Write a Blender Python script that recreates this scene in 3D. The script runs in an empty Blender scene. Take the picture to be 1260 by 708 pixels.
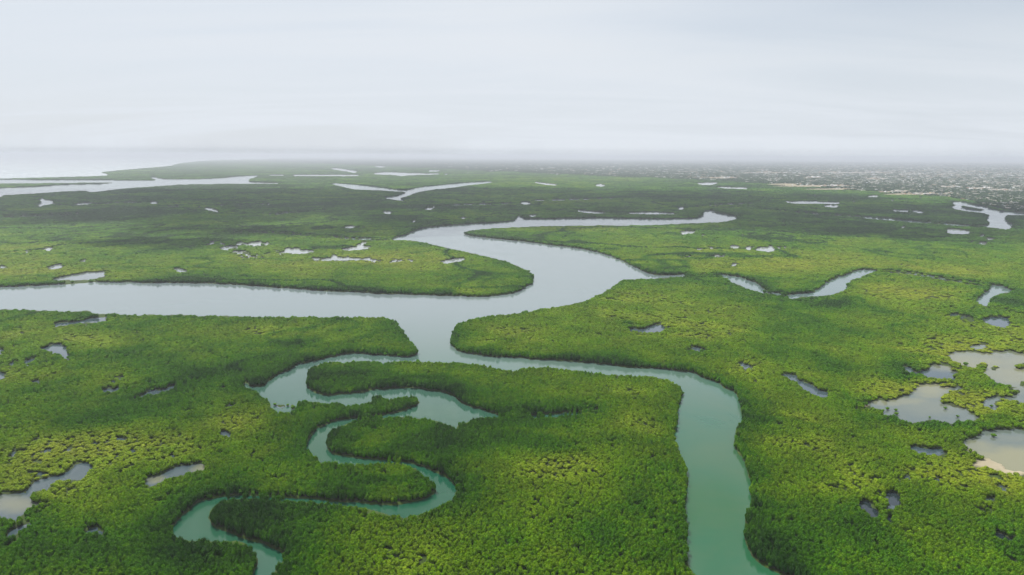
import bpy, math, random
import numpy as np
from mathutils import Matrix, Vector, Euler
random.seed(7); rng = np.random.default_rng(11)
R = math.radians
scene = bpy.context.scene
COL = scene.collection

# ------------------------------------------------------------------ camera
H = 250.0; F = 840.0; CX = 630.0; CY = 354.0
PITCH = math.atan((CY - 191.5) / F); ROLL = R(0.27)
cam_rot = Matrix.Rotation(math.pi / 2 - PITCH, 4, 'X') @ Matrix.Rotation(ROLL, 4, 'Z')
cd = bpy.data.cameras.new('camera'); cam = bpy.data.objects.new('camera', cd); COL.objects.link(cam)
cam.matrix_world = Matrix.Translation((0, 0, H)) @ cam_rot
cd.sensor_width = 36.0; cd.lens = 36.0 * F / 1260.0; cd.clip_start = 1.0; cd.clip_end = 400000.0
scene.camera = cam
RC = np.array(cam_rot.to_3x3())

def to_px(x, y, z):
    """world -> survey coordinates of the aerial photograph"""
    d = np.stack([x, y, z - H + 0 * x], -1) @ RC
    dz = np.maximum(-d[..., 2], 1e-3)
    return CX + F * d[..., 0] / dz, CY - F * d[..., 1] / dz

def to_ground(u, v, z=0.0):
    u = np.asarray(u, float); v = np.asarray(v, float)
    d = np.stack([(u - CX) / F, (CY - v) / F, -np.ones_like(u)], -1) @ RC.T
    t = (z - H) / np.minimum(d[..., 2], -1e-4)
    return d[..., 0] * t, d[..., 1] * t

# ------------------------------------------------------------------ helpers
def tag(o, label=None, cat=None, group=None, kind=None):
    if label: o['label'] = label
    if cat: o['category'] = cat
    if group: o['group'] = group
    if kind: o['kind'] = kind
    return o

def np_mesh(name, verts, faces, mats=(), mat_idx=None, smooth=False):
    verts = np.asarray(verts, np.float32); faces = np.asarray(faces, np.int32)
    me = bpy.data.meshes.new(name); n, k = faces.shape
    me.vertices.add(len(verts)); me.vertices.foreach_set('co', verts.ravel())
    me.loops.add(n * k); me.loops.foreach_set('vertex_index', faces.ravel())
    me.polygons.add(n); me.polygons.foreach_set('loop_start', np.arange(0, n * k, k, dtype=np.int32))
    me.polygons.foreach_set('use_smooth', np.full(n, smooth))
    for m in mats: me.materials.append(m)
    if mat_idx is not None: me.polygons.foreach_set('material_index', np.asarray(mat_idx, np.int32))
    me.update(calc_edges=True); me.validate(); return me

def link(name, data, parent=None):
    o = bpy.data.objects.new(name, data); COL.objects.link(o)
    if parent: o.parent = parent
    return o

def hash2(ix, iy, seed=0):
    h = (ix.astype(np.int64) * 374761393 + iy.astype(np.int64) * 668265263 + seed * 974634777) & 0xffffffff
    h = ((h ^ (h >> 13)) * 1274126177) & 0xffffffff
    h = ((h ^ (h >> 16)) * 2246822519) & 0xffffffff
    return ((h ^ (h >> 15)) & 0xffffff) / float(0xffffff)

def vnoise(x, y, seed=0):
    ix = np.floor(x); iy = np.floor(y); fx = x - ix; fy = y - iy
    fx = fx * fx * (3 - 2 * fx); fy = fy * fy * (3 - 2 * fy)
    a = hash2(ix, iy, seed); b = hash2(ix + 1, iy, seed); c = hash2(ix, iy + 1, seed); d = hash2(ix + 1, iy + 1, seed)
    return (a * (1 - fx) + b * fx) * (1 - fy) + (c * (1 - fx) + d * fx) * fy

def fbm(x, y, sc, seed=0, oct=4):
    s = 0; a = .5; t = 0
    for k in range(oct):
        s = s + a * vnoise(x / sc, y / sc, seed + k * 17); t += a; a *= .5; sc *= .5
    return s / t

# ------------------------------------------------------------------ survey of the delta (traced outlines)
def P(s):
    v = [float(t) for t in s.replace(',', ' ').split()]
    return [(v[i], v[i + 1]) for i in range(0, len(v), 2)]

# water bodies: (kind, outline).  kinds: s sea, r main river, c tidal creek, p grey pond, t tan shallow pool, d dark pool, L land again
SHAPES = []
def W(kind, s): SHAPES.append((kind, P(s)))
# sea and far shore
W('s', '-430,186 420,186 368,194.6 340,195.6 300,196.2 262,197 240,198.6 218,201.5 214,203.5 200,205 160,208.2 135,210.6 122,212.5 137,215.4 120,216.5 80,217.6 40,218.6 0,219.6 -430,226')
# left estuary arm
W('r', '-430,229 0,221.2 60,222.2 140,222.2 200,222.6 183,219 190,218 200,220.8 215,221.2 260,220.6 300,217 320,216.4 312,219 305,222.6 310,225 345,225.6 340,226.2 300,226.2 260,226.2 220,227 200,228.6 150,232 110,237 107,234 70,236 40,238 0,240.2 -430,256')
W('L', '-430,238 0,225.6 60,225.2 140,224.2 150,224.5 130,226.6 75,228 40,230.6 0,232 -430,247')
# main river
W('r', '''-430,372 -200,361 0,354 15,353.5 60,352 100,349 115,348 150,348.5 200,349 250,349.5 300,352 345,355 400,359 450,361.5 500,363 560,365.5
590,366 615,364.5 635,361 648,355 656,348 658,342 655,337 645,331 632,325 619,320 597,315 585,312 570,309 540,302.5 520,298 505,295.5 497,295 480,295.6
485,293 495,291 505,287 515,282.5 530,280 560,277.5 600,275 620,274 632,272 636,269.6 634,268 640,266 643,268 645,269.6 655,270.3 700,269.5 740,269 800,270 855,269.5 866,266
865,263 864,260.5 876,259.5 880,262 890,264 908,267.5 905,270 895,272.5 880,273.5 840,275 800,277 770,277.3 740,277.2 712,277.4 690,278 660,278.3 640,279.3 600,281 580,283.5 572,285 570,288
575,290.5 600,293.5 640,297.5 680,302.5 720,307.5 740,312.5 756,317.5 770,324 790,334 800,338 815,340 835,338.8 850,338.2 835,340.6 820,341.8 790,343 770,343.6 762,346 755,352 745,359 731,365 722,370
700,375.5 660,381.5 630,386 600,389.5 580,392.5 566,398 560,402 557,409 555,418 557,427 562,432 575,435.5 590,438 620,440.5 650,442.5 680,444.5 700,446 740,449
770,454 800,454.5 830,457 855,460 865,466 885,472 890,479 903,483 910,492 912,510 914,517 908,526 903,537 901,546 907,556 915,568 918,580 925,594 924,620 918,637
916,655 917,668 925,682 936,694 955,706 990,722 1040,760 1080,850 1080,1010 900,1010 905,850 885,760 868,728 856,712 847,695 845,680 846,650 846,640 842,625 846,610 846,590 845,575 837,563 830,547
829,538 833,520 832,515 836,500 838,490 841,481 836,475 828,469 810,465 800,463 780,463 765,462 750,461 740,459.5 720,457.5 700,455 685,453.5 665,453 645,453.5 640,456 633,457
625,455 605,454 590,450 565,447 550,447 540,446.5 525,445.5 516,445.5 516,433 508,425 503,418 495,408 492,403 486,395 475,392 460,391 430,391 420,389.5 400,391 380,390 350,390 300,390
270,388 245,389 235,387 220,387 200,387 185,387 170,388 150,387 140,385 130,386 113,385 107,382 90,384 75,383 65,381 50,382 30,381 0,380 -200,384 -430,392''')
# meandering tidal creek
W('c', '''516,433 514,437 505,440 495,440 480,438.3 460,437 440,436 425,436.5 410,440 395,444 380,447 365,450 355,456 340,463 330,471 323,477 315,476 305,474.5 299,473 303,478
312,481 318,487 325,491 330,495 331,503 340,509 350,509 360,508 366,500 368,495 375,494 385,495 410,497 420,497 425,500 440,500 450,497 456,495 458,489 465,487.5 472,489 477,493
485,490.5 495,489 510,488 516,492 517,497 510,501 500,505.5 490,509 470,512 450,514 430,516.5 415,519 405,522 395,527 390,528 385,535 377,544 378,550 380,557 388,562 395,568 410,571 430,572
445,572 460,571 480,570 495,571 508,576 515,580 525,587 531,593 535,602 533,608 528,613 520,616 505,620 490,622 470,622 450,621 440,620 420,618 400,616 370,614 350,613.3 330,612.6 300,611.5
280,612 265,613 250,617 240,622 232,630 222,637 215,645 212,655 217,659 223,664 235,665 250,664 260,665 275,666 290,666 297,667 305,671 312,678 318,686 320,692 318,697 314,704 309,712 290,750 285,850 240,1010
420,1010 370,850 330,750 334,712 336,704 342,695 350,690 349,686 345,680 335,675 320,670 305,666 290,660 280,656 265,650 257,644 254,638 258,628 264,621 275,616.6 290,615.2 310,614.6 335,615.8 360,616.8
400,619.5 420,621.5 440,624 455,627 470,630 480,633 488,634 495,638 500,636 512,633 522,633 530,628 540,623 547,620 556,617 559,610 562,604 560,599 553,592 545,586 535,581 520,574.5 505,570.5
490,568 470,566 450,565 435,564 420,562 410,560 403,555 401,548 402,538 408,530 420,524 435,518 450,516 465,515 480,514 490,513 510,514 530,516.5 540,518 550,522 560,525 563,529 565,520 574,520
578,518 590,514.5 605,514 622,513.6 622,512.8 612,511.5 600,508 590,504 578,502 568,496 560,489 545,484 530,481 510,479 490,478 475,479.5 460,481 440,485 420,487 400,487 385,484 378,479 375,472
377,466 380,457 388,450 400,446.5 416,445 418,447.5 430,444.5 440,444.5 465,445 471,448.5 480,446 490,445.5 516,445.5''')
for s in ('334,500 341,498 350,498 351,502 345,505 336,504', '337,495 340,495 340,497.5 337,497.5', '352,496 355,496 355,498.5 352,498.5', '358,497 363,498 363,503 358,503 357,500'):
    W('L', s)
# eastern loop creek
W('c', '888,338.4 895,340 910,342 922,345 930,349 937,354 942,360 938,360 925,357 915,353 905,349 895,344 888,340')
W('c', '968,363.4 975,362.6 990,361.6 1003,360 1008,355 1015,350 1022,345 1035,341 1047,337 1053,334 1060,333 1080,332.8 1066,337 1060,341 1050,343.5 1043,348 1042,352 1043,357 1035,359 1020,363 1007,364.5 985,365 978,367 971,367 970,365')
W('c', '1215,351.4 1221,352 1232,353 1241,357 1247,359 1232,361 1224,364 1218,369 1217,374 1219,377.4 1212,376 1204,373 1200,370 1205,365 1212,361 1219,357 1220,353.6')
# eastern inlet by the town
W('r', '1170,248.5 1185,249 1200,253 1210,254.5 1220,258 1228,259.6 1232,261 1245,261 1262,262 1500,270 1500,280 1262,264.5 1237,264.5 1237,270 1241,274 1248,278 1243,281 1240,283 1232,281 1222,280 1217,279.4 1195,278.6 1217,278 1220,275 1213,271 1217,265 1210,261.8 1190,260.2 1178,257.6 1170,256 1171,254 1180,253 1173,251')
W('L', '1183,252.6 1195,255 1206,256.6 1216,259 1205,260 1192,258 1183,255.6')
# mid-distance forked creek
W('c', '404,226 425,226.4 450,229 475,232 490,234.4 502,234.4 515,231 540,228.5 570,225.5 600,224 610,224.4 580,227.4 555,231 530,233.6 515,236 505,240 490,244.5 500,247 490,246.6 480,244.8 470,243.8 485,242.4 495,239 503,236 490,235.6 470,234.2 435,233 425,230.5')
W('c', '600,279 600,279')
# ponds
for k, s in (
 ('p','60,345 75,342 90,339 105,336.5 128,334.5 132,337 131,340 115,343.5 95,345 75,345'), ('p','58,330 66,327 73,325.5 82,327.5 74,330 62,331'),
 ('p','54,308 58,305.5 66,305 68,306.2 62,309'), ('p','29,310 33,309 36,310 33,311.2'), ('p','99,320 104,319.6 106,321 101,321.8'), ('p','0,328 7,328.5 6,330.4 0,330.4'),
 ('p','213,331.5 222,331 228,332.5 234,334 226,335 218,334'), ('p','419,307 434,305.6 440,302 436,302 444,300 452,298 448,301 446,303.6 458,304 452,306 440,307.6 424,308.4'),
 ('p','384,318 398,319 407,317.6 411,314 416,315.5 420,318 430,317.5 438,319 448,318 456,318 455,319.6 440,320 415,320.6 385,320.4'),
 ('p','542,323.5 552,320.5 572,318.5 574,319.5 562,322 548,324.4'), ('p','459,322 462,320.5 464,322 461,323'), ('p','450,322 453,321 452,323.4'), ('p','481,323 484,320 487,320 484,324'), ('p','495,320.4 498,321.5 496,322.4'),('p','503,321 507,320 511,322 505,322.6'),
 ('p','257,299.4 262,297.4 267,298 266,299.6'),('p','271,299 276,298.8 276,300.8 271,300.8'),('p','270,306 277,303.4 286,302.4 287,304 281,306 284,308 276,307.6'),('p','286,310.4 290,309 292,311.4 287,311.8'),('p','289,299.4 303,298.8 303,300.6'),('p','304,301.2 309,298.8 316,298.4 317,300.6 306,302.2'),('p','318,297.4 323,297.4 321,299.2'),('p','300,312.8 304,313 303,315'),('p','297,317.6 300,318 300,320'),('p','303,318 306,318.2 304,320.2'),('p','313,313.2 320,313.4 318,315.2'),('p','328,311.8 332,311.8 331,313.6'),('p','342,313 347,311.8 347,314.2'),('p','347,310 352,306.4 357,305.8 358,308.6 352,308.8'),('p','359,306 363,305.8 365,308.8 371,308.4 390,309.2 380,311 366,312.2 357,311.2 352,312.2'), ('p','421,279.5 436,278.4 437,280 423,280.6'), ('p','440,280 443,279 443,281.4'), ('p','447,279 449,278.6 449,281.4 447,281'), ('p','470,260.5 482,260.6 483,263 471,262.8'), ('p','505,272 513,271.8 512,273.4 506,273.4'), ('p','566,268.6 571,267 574,268.6 568,269.6'),
 ('p','521,257.4 530,256.6 536,254 533,258 522,258'), ('p','640,249 648,249 655,250.6 646,251.6 640,251'), ('p','647,265.6 657,265 663,265.4 655,266.6'), ('p','708,258.6 725,260 750,262.6 730,262.6 712,260.6'), ('p','765,262.6 800,261.2 842,263.2 800,263.4'),
 ('p','833,256.6 840,254 842,257.4 836,258'), ('p','653,223.8 670,225.6 690,228 672,227.6'), ('p','731,228.6 737,226.6 748,229 738,229.4'), ('p','835,287 842,284.6 858,285.6 852,287.6 840,288'), ('p','873,293.6 884,294 882,294.8'),
 ('p','45,254 50,247 49,245 53,244.4 56,246.4 65,246.2 65,251 53,252.4 52,254'), ('p','88,252.6 100,250.4 110,249.6 112,250 98,252'), ('p','112,245.6 114.6,245.6 114.6,247 112,247'), ('p','184,248.6 195,248.6 194,250.6 185,251'), ('p','251,255.6 259,256 271,260.4 268,261 254,258.4'), ('p','239,254.6 249,254 248,255'), ('p','330,250.6 333,250.6 333,252.6 330,252.6'), ('p','-4,241 3,241 2,243 -4,243'),
 ('p','455,213.8 480,212 495,213.2 522,213.8 548,214.4 520,215 498,215.8 494,217.4 489,215.6 470,214.8'), ('p','406,206.8 420,208 442,211.4 435,212.8 424,210.6 410,208.6'), ('p','360,215.4 442,215.4 442,216.8 360,216.6'), ('p','518,210.6 545,209.6 540,211'), ('p','455,204.8 478,204.8 470,206.2'), ('p','330,215.4 350,215.2 350,216 330,216.2'),
 ('p','855,226 870,225 886,225.2 875,227.6 862,227.4'), ('p','876,230.4 895,230.6 922,231.4 920,232.6 896,232'), ('p','882,234 885,234 884,235.6'),
 ('p','964,248 975,248.4 984,248 1000,247.8 1012,249 1035,249.4 1033,251 1000,250.4 984,250.8 968,249.4'), ('p','1011,253 1032,253.4 1032,255 1018,254.8'), ('p','1067,241.4 1082,241 1081,242.6 1068,242.6'), ('p','1095,246.4 1100,246.6 1100,248 1095,247.6'), ('p','1095,258.4 1120,259.4 1118,260.6 1100,260'), ('p','1121,259 1135,260.6 1140,262.4 1126,261.6'), ('p','1108,279 1113,278.4 1115,280 1110,280.8'), ('p','963,272 966,271 966,273'), ('p','963,277.4 968,277.4 967,279'),
 ('p','1163,283 1170,282.2 1190,284 1196,285.6 1190,288 1166,287'), ('p','1206,289.6 1213,289 1213,291 1206,291'), ('p','1212,293.4 1225,293.8 1222,295.2 1213,294.8'), ('p','1192,298.6 1197,297 1197,299.6'), ('p','1203,298 1214,299 1212,300.6 1203,300'), ('p','1000,240 1004,240 1003,241.4'),('p','1047,248 1052,248 1052,249.6'),
 ('p','897,303.5 905,303 912,304.4 910,305 900,304.6'), ('p','913,305 922,304 926,306 920,307.6'), ('p','930,306 940,304.6 948,305.4 953,307.6 948,310 936,309.4'), ('p','855,307 865,306.4 863,307.8'), ('p','869,306 878,304.8 878,306.8'), ('p','878,315 888,314.6 886,316'), ('p','898,326 906,325 908,327.4 900,327.6'),
 ('p','774,404 790,406 800,402.6 816,400.6 817,408 800,409 785,408.4 776,406'), ('p','847,428.6 855,427.4 866,431 872,433 860,433.4'), ('p','908,447.6 916,448.6 926,453 922,455 913,452'),
 ('p','960,462 970,461 980,464 981,470 990,474 1003,476 1010,481 1017,483 1024,487 1022,490 1010,490 1002,486 990,482 982,477 976,471 968,466'),
 ('p','1205,394 1213,392 1222,390.5 1232,391.5 1241,392.5 1245,394 1240,402 1238,405 1230,402 1218,398'), ('p','1168,386.6 1182,387.6 1180,389.4 1170,388.4'), ('p','1186,390.6 1200,393 1200,395 1190,393'),
 ('t','1190,426 1200,425 1212,423.5 1209,428 1205,430 1193,429'),
 ('t','1171,432 1180,432 1200,435 1218,436 1223,433 1240,433 1262,437 1500,445 1500,520 1330,505 1262,497 1245,493 1224,492.6 1221,498 1228,505 1222,504.6 1212,500 1206,494 1215,491 1225,488.6 1240,488 1258,484.6 1257,481.5 1243,476 1235,473 1222,469 1218,464 1210,461 1213,457 1205,453 1190,451 1177,446 1171,441'),
 ('p','1108,452 1116,452.5 1128,457 1134,458 1141,455 1143,449 1150,450 1155,449 1165,450 1172,454 1180,459 1175,462 1173,467 1165,466 1148,466 1140,463 1134,460 1126,459 1115,455'),
 ('t','1060,497 1072,494.5 1095,493 1110,487.5 1128,481 1132,476 1140,473 1152,473 1158,477 1165,478 1170,478 1182,475 1183,478 1172,481 1160,487 1157,491 1162,498 1168,501 1185,502 1192,507 1200,513 1205,517 1196,518 1182,518 1175,521 1172,524 1165,521 1150,518 1130,518 1120,521 1112,517 1105,513 1097,511 1085,511 1083,505 1070,500'),
 ('t','1184,542 1195,540 1210,533.5 1232,530 1250,529 1262,530 1500,538 1500,612 1262,584 1250,581 1240,578 1235,573 1222,566 1210,563 1200,555 1192,551 1187,546'),
 ('p','1117,548.5 1125,550 1140,552 1155,553 1162,555 1160,560 1140,560 1125,557'),
 ('d','1092,604 1104,605 1112,618 1108,623 1094,622 1090,614'), ('d','1057,616 1066,618 1072,623 1082,626 1083,637 1074,636 1066,628 1058,625'), ('d','1091,638 1100,637 1101,644 1093,643'), ('d','1222,656 1236,660 1250,667 1243,668 1228,662'), ('d','1212,627 1218,627 1216,632'),
 ('p','-430,640 0,613 20,609 35,604 42,597 55,590 75,586 90,578 97,569 108,568 115,577 108,580 103,592 95,590 80,593 72,591 64,597 60,603 48,602 38,606 36,613 46,620 40,628 28,634 20,638 18,641 0,636 -430,680'),
 ('p','4,662 16,654 28,645 40,643 36,650 22,656 12,661'), ('p','176,588 190,586 205,582 210,578 218,575 232,571 254,572 253,580 240,581 225,586 205,590 188,599 178,597'),
 ('p','51,429 60,427 66,425 75,424.4 84,427 79,430 81,434 86,440 87,443 81,446 81,442 77,438 72,434 66,436 60,433 52,432'), ('p','46,437 50,435.6 51,438'), ('p','26,447 34,443 43,441 42,443 32,447'), ('p','-6,427.6 6,426 -6,429'), ('p','-6,431 11,431 0,435 -6,434'), ('p','-4,458 2,458 4,463 3,467 -4,467'),
 ('p','66,401 75,398.6 95,395.6 110,393 125,391.4 132,391 128,394.6 118,396.6 100,397.4 80,400 68,401'), ('p','65,461.4 67,459 69,461.6'), ('p','39,471 45,468.6 50,470 46,472 40,471.6'), ('p','22,466 30,464.6 31,467'),
 ('p','125,482 132,477.6 140,479 147,477 149,478.6 142,482 128,482.6'), ('p','151,477 158,475.6 157,478'), ('p','163,491 175,487.6 186,483.6 196,480.4 206,477.6 217,474 216,477 207,480.4 196,484.6 180,489 166,491.6'),('p','146,466 152,463.6 154,465 148,468'), ('p','239,451.6 242,452 242,457 240,457'),
 ('p','277,499 285,496.4 289,498 280,500'), ('p','268,534 274,531 282,531 286,539 278,538'),('p','15,556.6 21,556.6 20,561 15,560'), ('p','56,552 60,551 60,555 57,555'), ('p','78,552.6 84,552.6 84,555 79,555'), ('p','115,546.6 123,544 125,546 117,549'), ('p','48,582 54,580.6 60,582 54,584.6 49,584'),
 ('p','100,655 112,651 121,650 118,655 106,660'), ('p','724,506 737,506.6 741,508 728,508.6')):
    W(k, s)
# islets inside ponds
for s in ('1195,427 1200,426.6 1199,428.4', '1200,448 1206,446.4 1214,447 1219,451 1214,455.4 1206,453.6 1201,451.4', '1220,451 1226,449.4 1231,453 1228,455.6 1221,455.4', '1245,449 1254,447.4 1300,450 1300,458 1262,454 1248,452.6', '1254,471 1262,469 1290,472 1290,480 1262,477 1255,475',
          '35,609 50,603 59,600 57,608 48,614 38,614'):
    W('L', s)
# thin shaded creeks under the trees: (width px, path)
CREEKS = [(4.2,'636,515 670,512.5 700,510 727,508'),(1.0,'565,527 566,535 575,545'),(1.3,'0,456 25,451 50,445 80,443'),(1.0,'107,482 125,482'),(1.2,'160,490 180,482 205,476'),(1.0,'205,474 250,470 300,473'),
 (0.9,'405,292 370,289 330,286 280,285'),(1.3,'480,295 455,294.6 430,294 405,291.6'),(0.8,'940,258 1000,263 1060,267 1100,269.6'),(0.6,'90,252 160,249 184,249.6'),(0.6,'195,254 239,254.6'),(0.6,'260,253 330,251.6'),(0.6,'500,256 560,252 640,250.4'),
 (0.6,'650,247 700,246 760,244'),(0.7,'842,256 880,252 930,250'),(0.8,'750,262 766,263'),(0.8,'980,369 1000,371 1030,377'),(0.9,'740,403 774,402'),(2.0,'938,358.6 955,361.8 972,364'),(1.4,'1078,333.2 1115,336 1150,341.6 1185,347.4 1218,352'),(.7,'848,338.4 870,337.6 889,339'),(1.,'1218,377.6 1262,386 1500,422'),(1.5,'1060,268.4 1100,270.6 1130,273.4 1150,274.6'),(1.6,'1150,274.6 1180,277.4 1200,278.4'),(1.0,'330,265 350,262 400,259'),(0.7,'120,262 60,265 -60,268')]
CK = {1: 's', 2: 'r', 3: 'c', 4: 'p', 5: 't', 6: 'd'}
CODE = {v: k for k, v in CK.items()}; CODE['L'] = 0
U0, U1, V0, V1, SS = -430, 1690, 186, 1010, 2
RW = (U1 - U0) * SS; RH = (V1 - V0) * SS
kindmap = np.zeros((RH, RW), np.uint8); bodymap = np.zeros((RH, RW), np.int16)

def fill(poly, code, bid):
    xs = np.array([(p[0] - U0) * SS for p in poly]); ys = np.array([(p[1] - V0) * SS for p in poly])
    x2 = np.roll(xs, -1); y2 = np.roll(ys, -1)
    r0 = max(0, int(ys.min()) - 1); r1 = min(RH - 1, int(ys.max()) + 1)
    for r in range(r0, r1 + 1):
        yc = r + .5; m = (ys <= yc) != (y2 <= yc)
        if not m.any(): continue
        xc = np.sort(xs[m] + (yc - ys[m]) * (x2[m] - xs[m]) / (y2[m] - ys[m]))
        for a, b in zip(xc[::2], xc[1::2]):
            i0 = max(0, int(round(a))); i1 = min(RW, int(round(b)))
            if i1 > i0: kindmap[r, i0:i1] = code; bodymap[r, i0:i1] = bid

def smooth(poly):
    """Chaikin corner cutting once"""
    out = []
    n = len(poly)
    for i in range(n):
        a = poly[i]; b = poly[(i + 1) % n]
        out += [(a[0] * .8 + b[0] * .2, a[1] * .8 + b[1] * .2), (a[0] * .2 + b[0] * .8, a[1] * .2 + b[1] * .8)]
    return out
BODIES = []
def ribbon(path, w):
    up = []; dn = []
    for i, (x, y) in enumerate(path):
        ww = w * (.4 if i in (0, len(path) - 1) else 1)
        up.append((x, y - ww * .5)); dn.append((x, y + ww * .5))
    return up + dn[::-1]
for w, s in CREEKS:
    SHAPES.insert(0, ('c', ribbon(P(s), max(w * .65, .5))))
for k, poly in SHAPES:
    bid = 0
    if k != 'L':
        BODIES.append(k); bid = len(BODIES)
    fill(smooth(poly), CODE[k], bid)
# broken little pools in flooded clearings: (cx, cy, rx, ry, n)
for cx, cy, rx, ry, n in ((262,300,8,1.2,5),(310,301,20,2,22),(285,305,12,1.5,10),(360,309,22,2.6,34),(312,316,16,1.6,10),(300,311,12,1.4,6),(425,319,30,1.4,14),(470,321,40,1.6,12),(330,263,10,.8,3),
      (40,445,45,12,12),(150,470,20,6,8),(60,556,45,3,9),(340,502,12,4,10),(120,655,22,6,6),(945,305,50,2.4,18),(870,316,30,1.8,6),(1195,390,14,3,6),(1110,605,60,30,10),(1235,630,30,30,9),
      (1100,506,16,2,5),(180,560,60,20,8),(1120,246,60,4,7),(80,250,30,3,5),(1050,450,50,12,7),(600,215,160,2.4,10),(850,290,40,3,3)):
    BODIES.append('p'); bid = len(BODIES)
    for _ in range(n):
        x = cx + rx * random.gauss(0, .5); y = cy + ry * random.gauss(0, .5)
        sc = (y - 190) / 300.; a = (.8 + 3.2 * random.random() ** 2.5) * (.6 + .6 * sc); b = a * (.16 + .3 * min(1, sc))
        a, b = (max(a, 1.6), max(b, .75)) if cy < 330 else (a, max(b, .5))
        pts = [(x + a * (.6 + .6 * random.random()) * math.cos(t * .785), y + b * (.6 + .6 * random.random()) * math.sin(t * .785)) for t in range(8)]
        x0 = int((x - U0) * SS); y0 = int((y - V0) * SS)
        if 0 <= x0 < RW and 0 <= y0 < RH and kindmap[y0, x0] == 0: fill(pts, 4, bid)

water = (kindmap > 0).astype(np.float32)
def blur(a, n=1):
    for _ in range(n):
        a = (a + np.roll(a, 1, 0) + np.roll(a, -1, 0)) / 3; a = (a + np.roll(a, 1, 1) + np.roll(a, -1, 1)) / 3
    return a
waterf = blur(water, 1)
def grow(b, n):
    b = b.copy()
    for _ in range(n):
        for ax, s in ((0, 1), (0, -1), (1, 1), (1, -1)):
            r = np.roll(b, s, ax); b = np.where(b == 0, r, b)
    return b
bodyg = grow(bodymap, 7)

def samp(a, u, v):
    i = np.clip(((u - U0) * SS), 0, RW - 1.001); j = np.clip(((v - V0) * SS), 0, RH - 1.001)
    return a[j.astype(int), i.astype(int)]
def sampf(a, u, v):
    i = np.clip((u - U0) * SS - .5, 0, RW - 2.001); j = np.clip((v - V0) * SS - .5, 0, RH - 2.001)
    i0 = i.astype(int); j0 = j.astype(int); fi = i - i0; fj = j - j0
    return (a[j0, i0] * (1 - fi) + a[j0, i0 + 1] * fi) * (1 - fj) + (a[j0 + 1, i0] * (1 - fi) + a[j0 + 1, i0 + 1] * fi) * fj
def inside(u): return (u > U0 + 2) & (u < U1 - 2)

def edge_jit(x, y, r):
    n1 = fbm(x, y, 26, 31, 3) - .5; n2 = fbm(x, y, 22, 41, 3) - .5; n3 = fbm(x, y, 7, 43, 2) - .5; n4 = fbm(x, y, 6, 47, 2) - .5
    wide = np.minimum(1., chan_dist(x, y) / 60.)          # calm edges along the rivers, ragged ones round the pools
    k = np.minimum(1., 1400. / r)
    return (n1 * (5 + 5 * wide) + n3 * 5 * (.6 + wide)) * k, (n2 * (3 + 2 * wide) + n4 * 2.5 * (.6 + wide)) * k * np.minimum(1, 800. / r)
# ---- distance to the wide channels on a 12 m map (taller greener trees line them)
GS = 12.0; gx0, gx1, gy0, gy1 = -4200, 4200, 100, 6400
gx = np.arange(gx0, gx1, GS); gy = np.arange(gy0, gy1, GS); GX, GY = np.meshgrid(gx, gy)
uu, vv = to_px(GX, GY, np.zeros_like(GX)); kk = samp(kindmap, uu, vv)
chan = ((kk == 2) | (kk == 3))
best = np.full(GX.shape, 1e9); bx = np.where(chan, GX, 1e7); by = np.where(chan, GY, 1e7)
st = 64
while st >= 1:
    for dy in (-st, 0, st):
        for dx in (-st, 0, st):
            cx_ = np.roll(np.roll(bx, dy, 0), dx, 1); cy_ = np.roll(np.roll(by, dy, 0), dx, 1)
            d = (cx_ - GX) ** 2 + (cy_ - GY) ** 2; d0 = (bx - GX) ** 2 + (by - GY) ** 2
            m = d < d0; bx = np.where(m, cx_, bx); by = np.where(m, cy_, by)
    st //= 2
cdist = np.sqrt((bx - GX) ** 2 + (by - GY) ** 2)
def chan_dist(x, y):
    i = np.clip(((x - gx0) / GS).astype(int), 0, len(gx) - 1); j = np.clip(((y - gy0) / GS).astype(int), 0, len(gy) - 1)
    d = cdist[j, i]
    return np.where((x < gx0) | (x > gx1) | (y > gy1) | (y < gy0), 400., np.minimum(d, 400.))

# ---- species zones traced from the photograph: (cx, cy, rx, ry, strength)  >0 olive dwarf growth, <0 tall dark growth
ZONES = [(90,415,120,14,.8),(300,408,110,14,.6),(290,515,60,22,.7),(90,570,130,28,.8),(180,545,130,24,.75),(70,470,80,10,.25),(130,620,110,28,.5),(40,600,60,20,.6),
 (850,385,90,18,.55),(780,372,60,10,.35),(905,462,55,14,.65),(1110,480,90,14,.75),(1180,440,80,20,.85),(1215,500,70,22,.75),(1210,595,80,32,.95),(1080,600,90,22,.4),(1000,560,60,20,.3),(690,575,60,24,.3),(560,500,60,10,.3),
 (60,335,120,14,.75),(300,330,90,12,.45),(480,318,110,12,.8),(830,318,110,14,.85),(950,330,90,14,.8),(1120,360,90,14,.8),(1180,335,100,12,.7),(1000,300,60,6,.5),(640,225,110,5,.5),(760,220,80,5,.5),(700,283,90,4,.4),
 (440,410,60,14,.35),(700,400,80,16,.2),(1030,400,70,14,.2),(880,415,60,14,.4),
 (560,545,90,22,-.9),(470,600,70,14,-.9),(340,636,90,20,-.9),(250,690,80,30,-.8),(960,680,60,30,-.7),(650,520,80,10,-.7),(680,545,60,10,-.6),(110,500,140,26,-.35),(1100,500,60,8,-.3),(1020,415,70,10,-.35),(1110,462,40,10,-.8),(1130,525,70,8,-.6),(1200,520,60,8,-.5),(1030,375,30,3,-.6),(620,650,120,40,-.1),
 (500,500,60,8,-.3),(440,465,60,14,-.35),(780,640,60,60,-.2),(1245,372,26,7,-.9),(160,300,60,5,-.6),(130,265,100,5,-.7),(250,232,120,5,-.6),(1040,285,60,4,-.5),(1080,262,40,2,-.9)]
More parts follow.
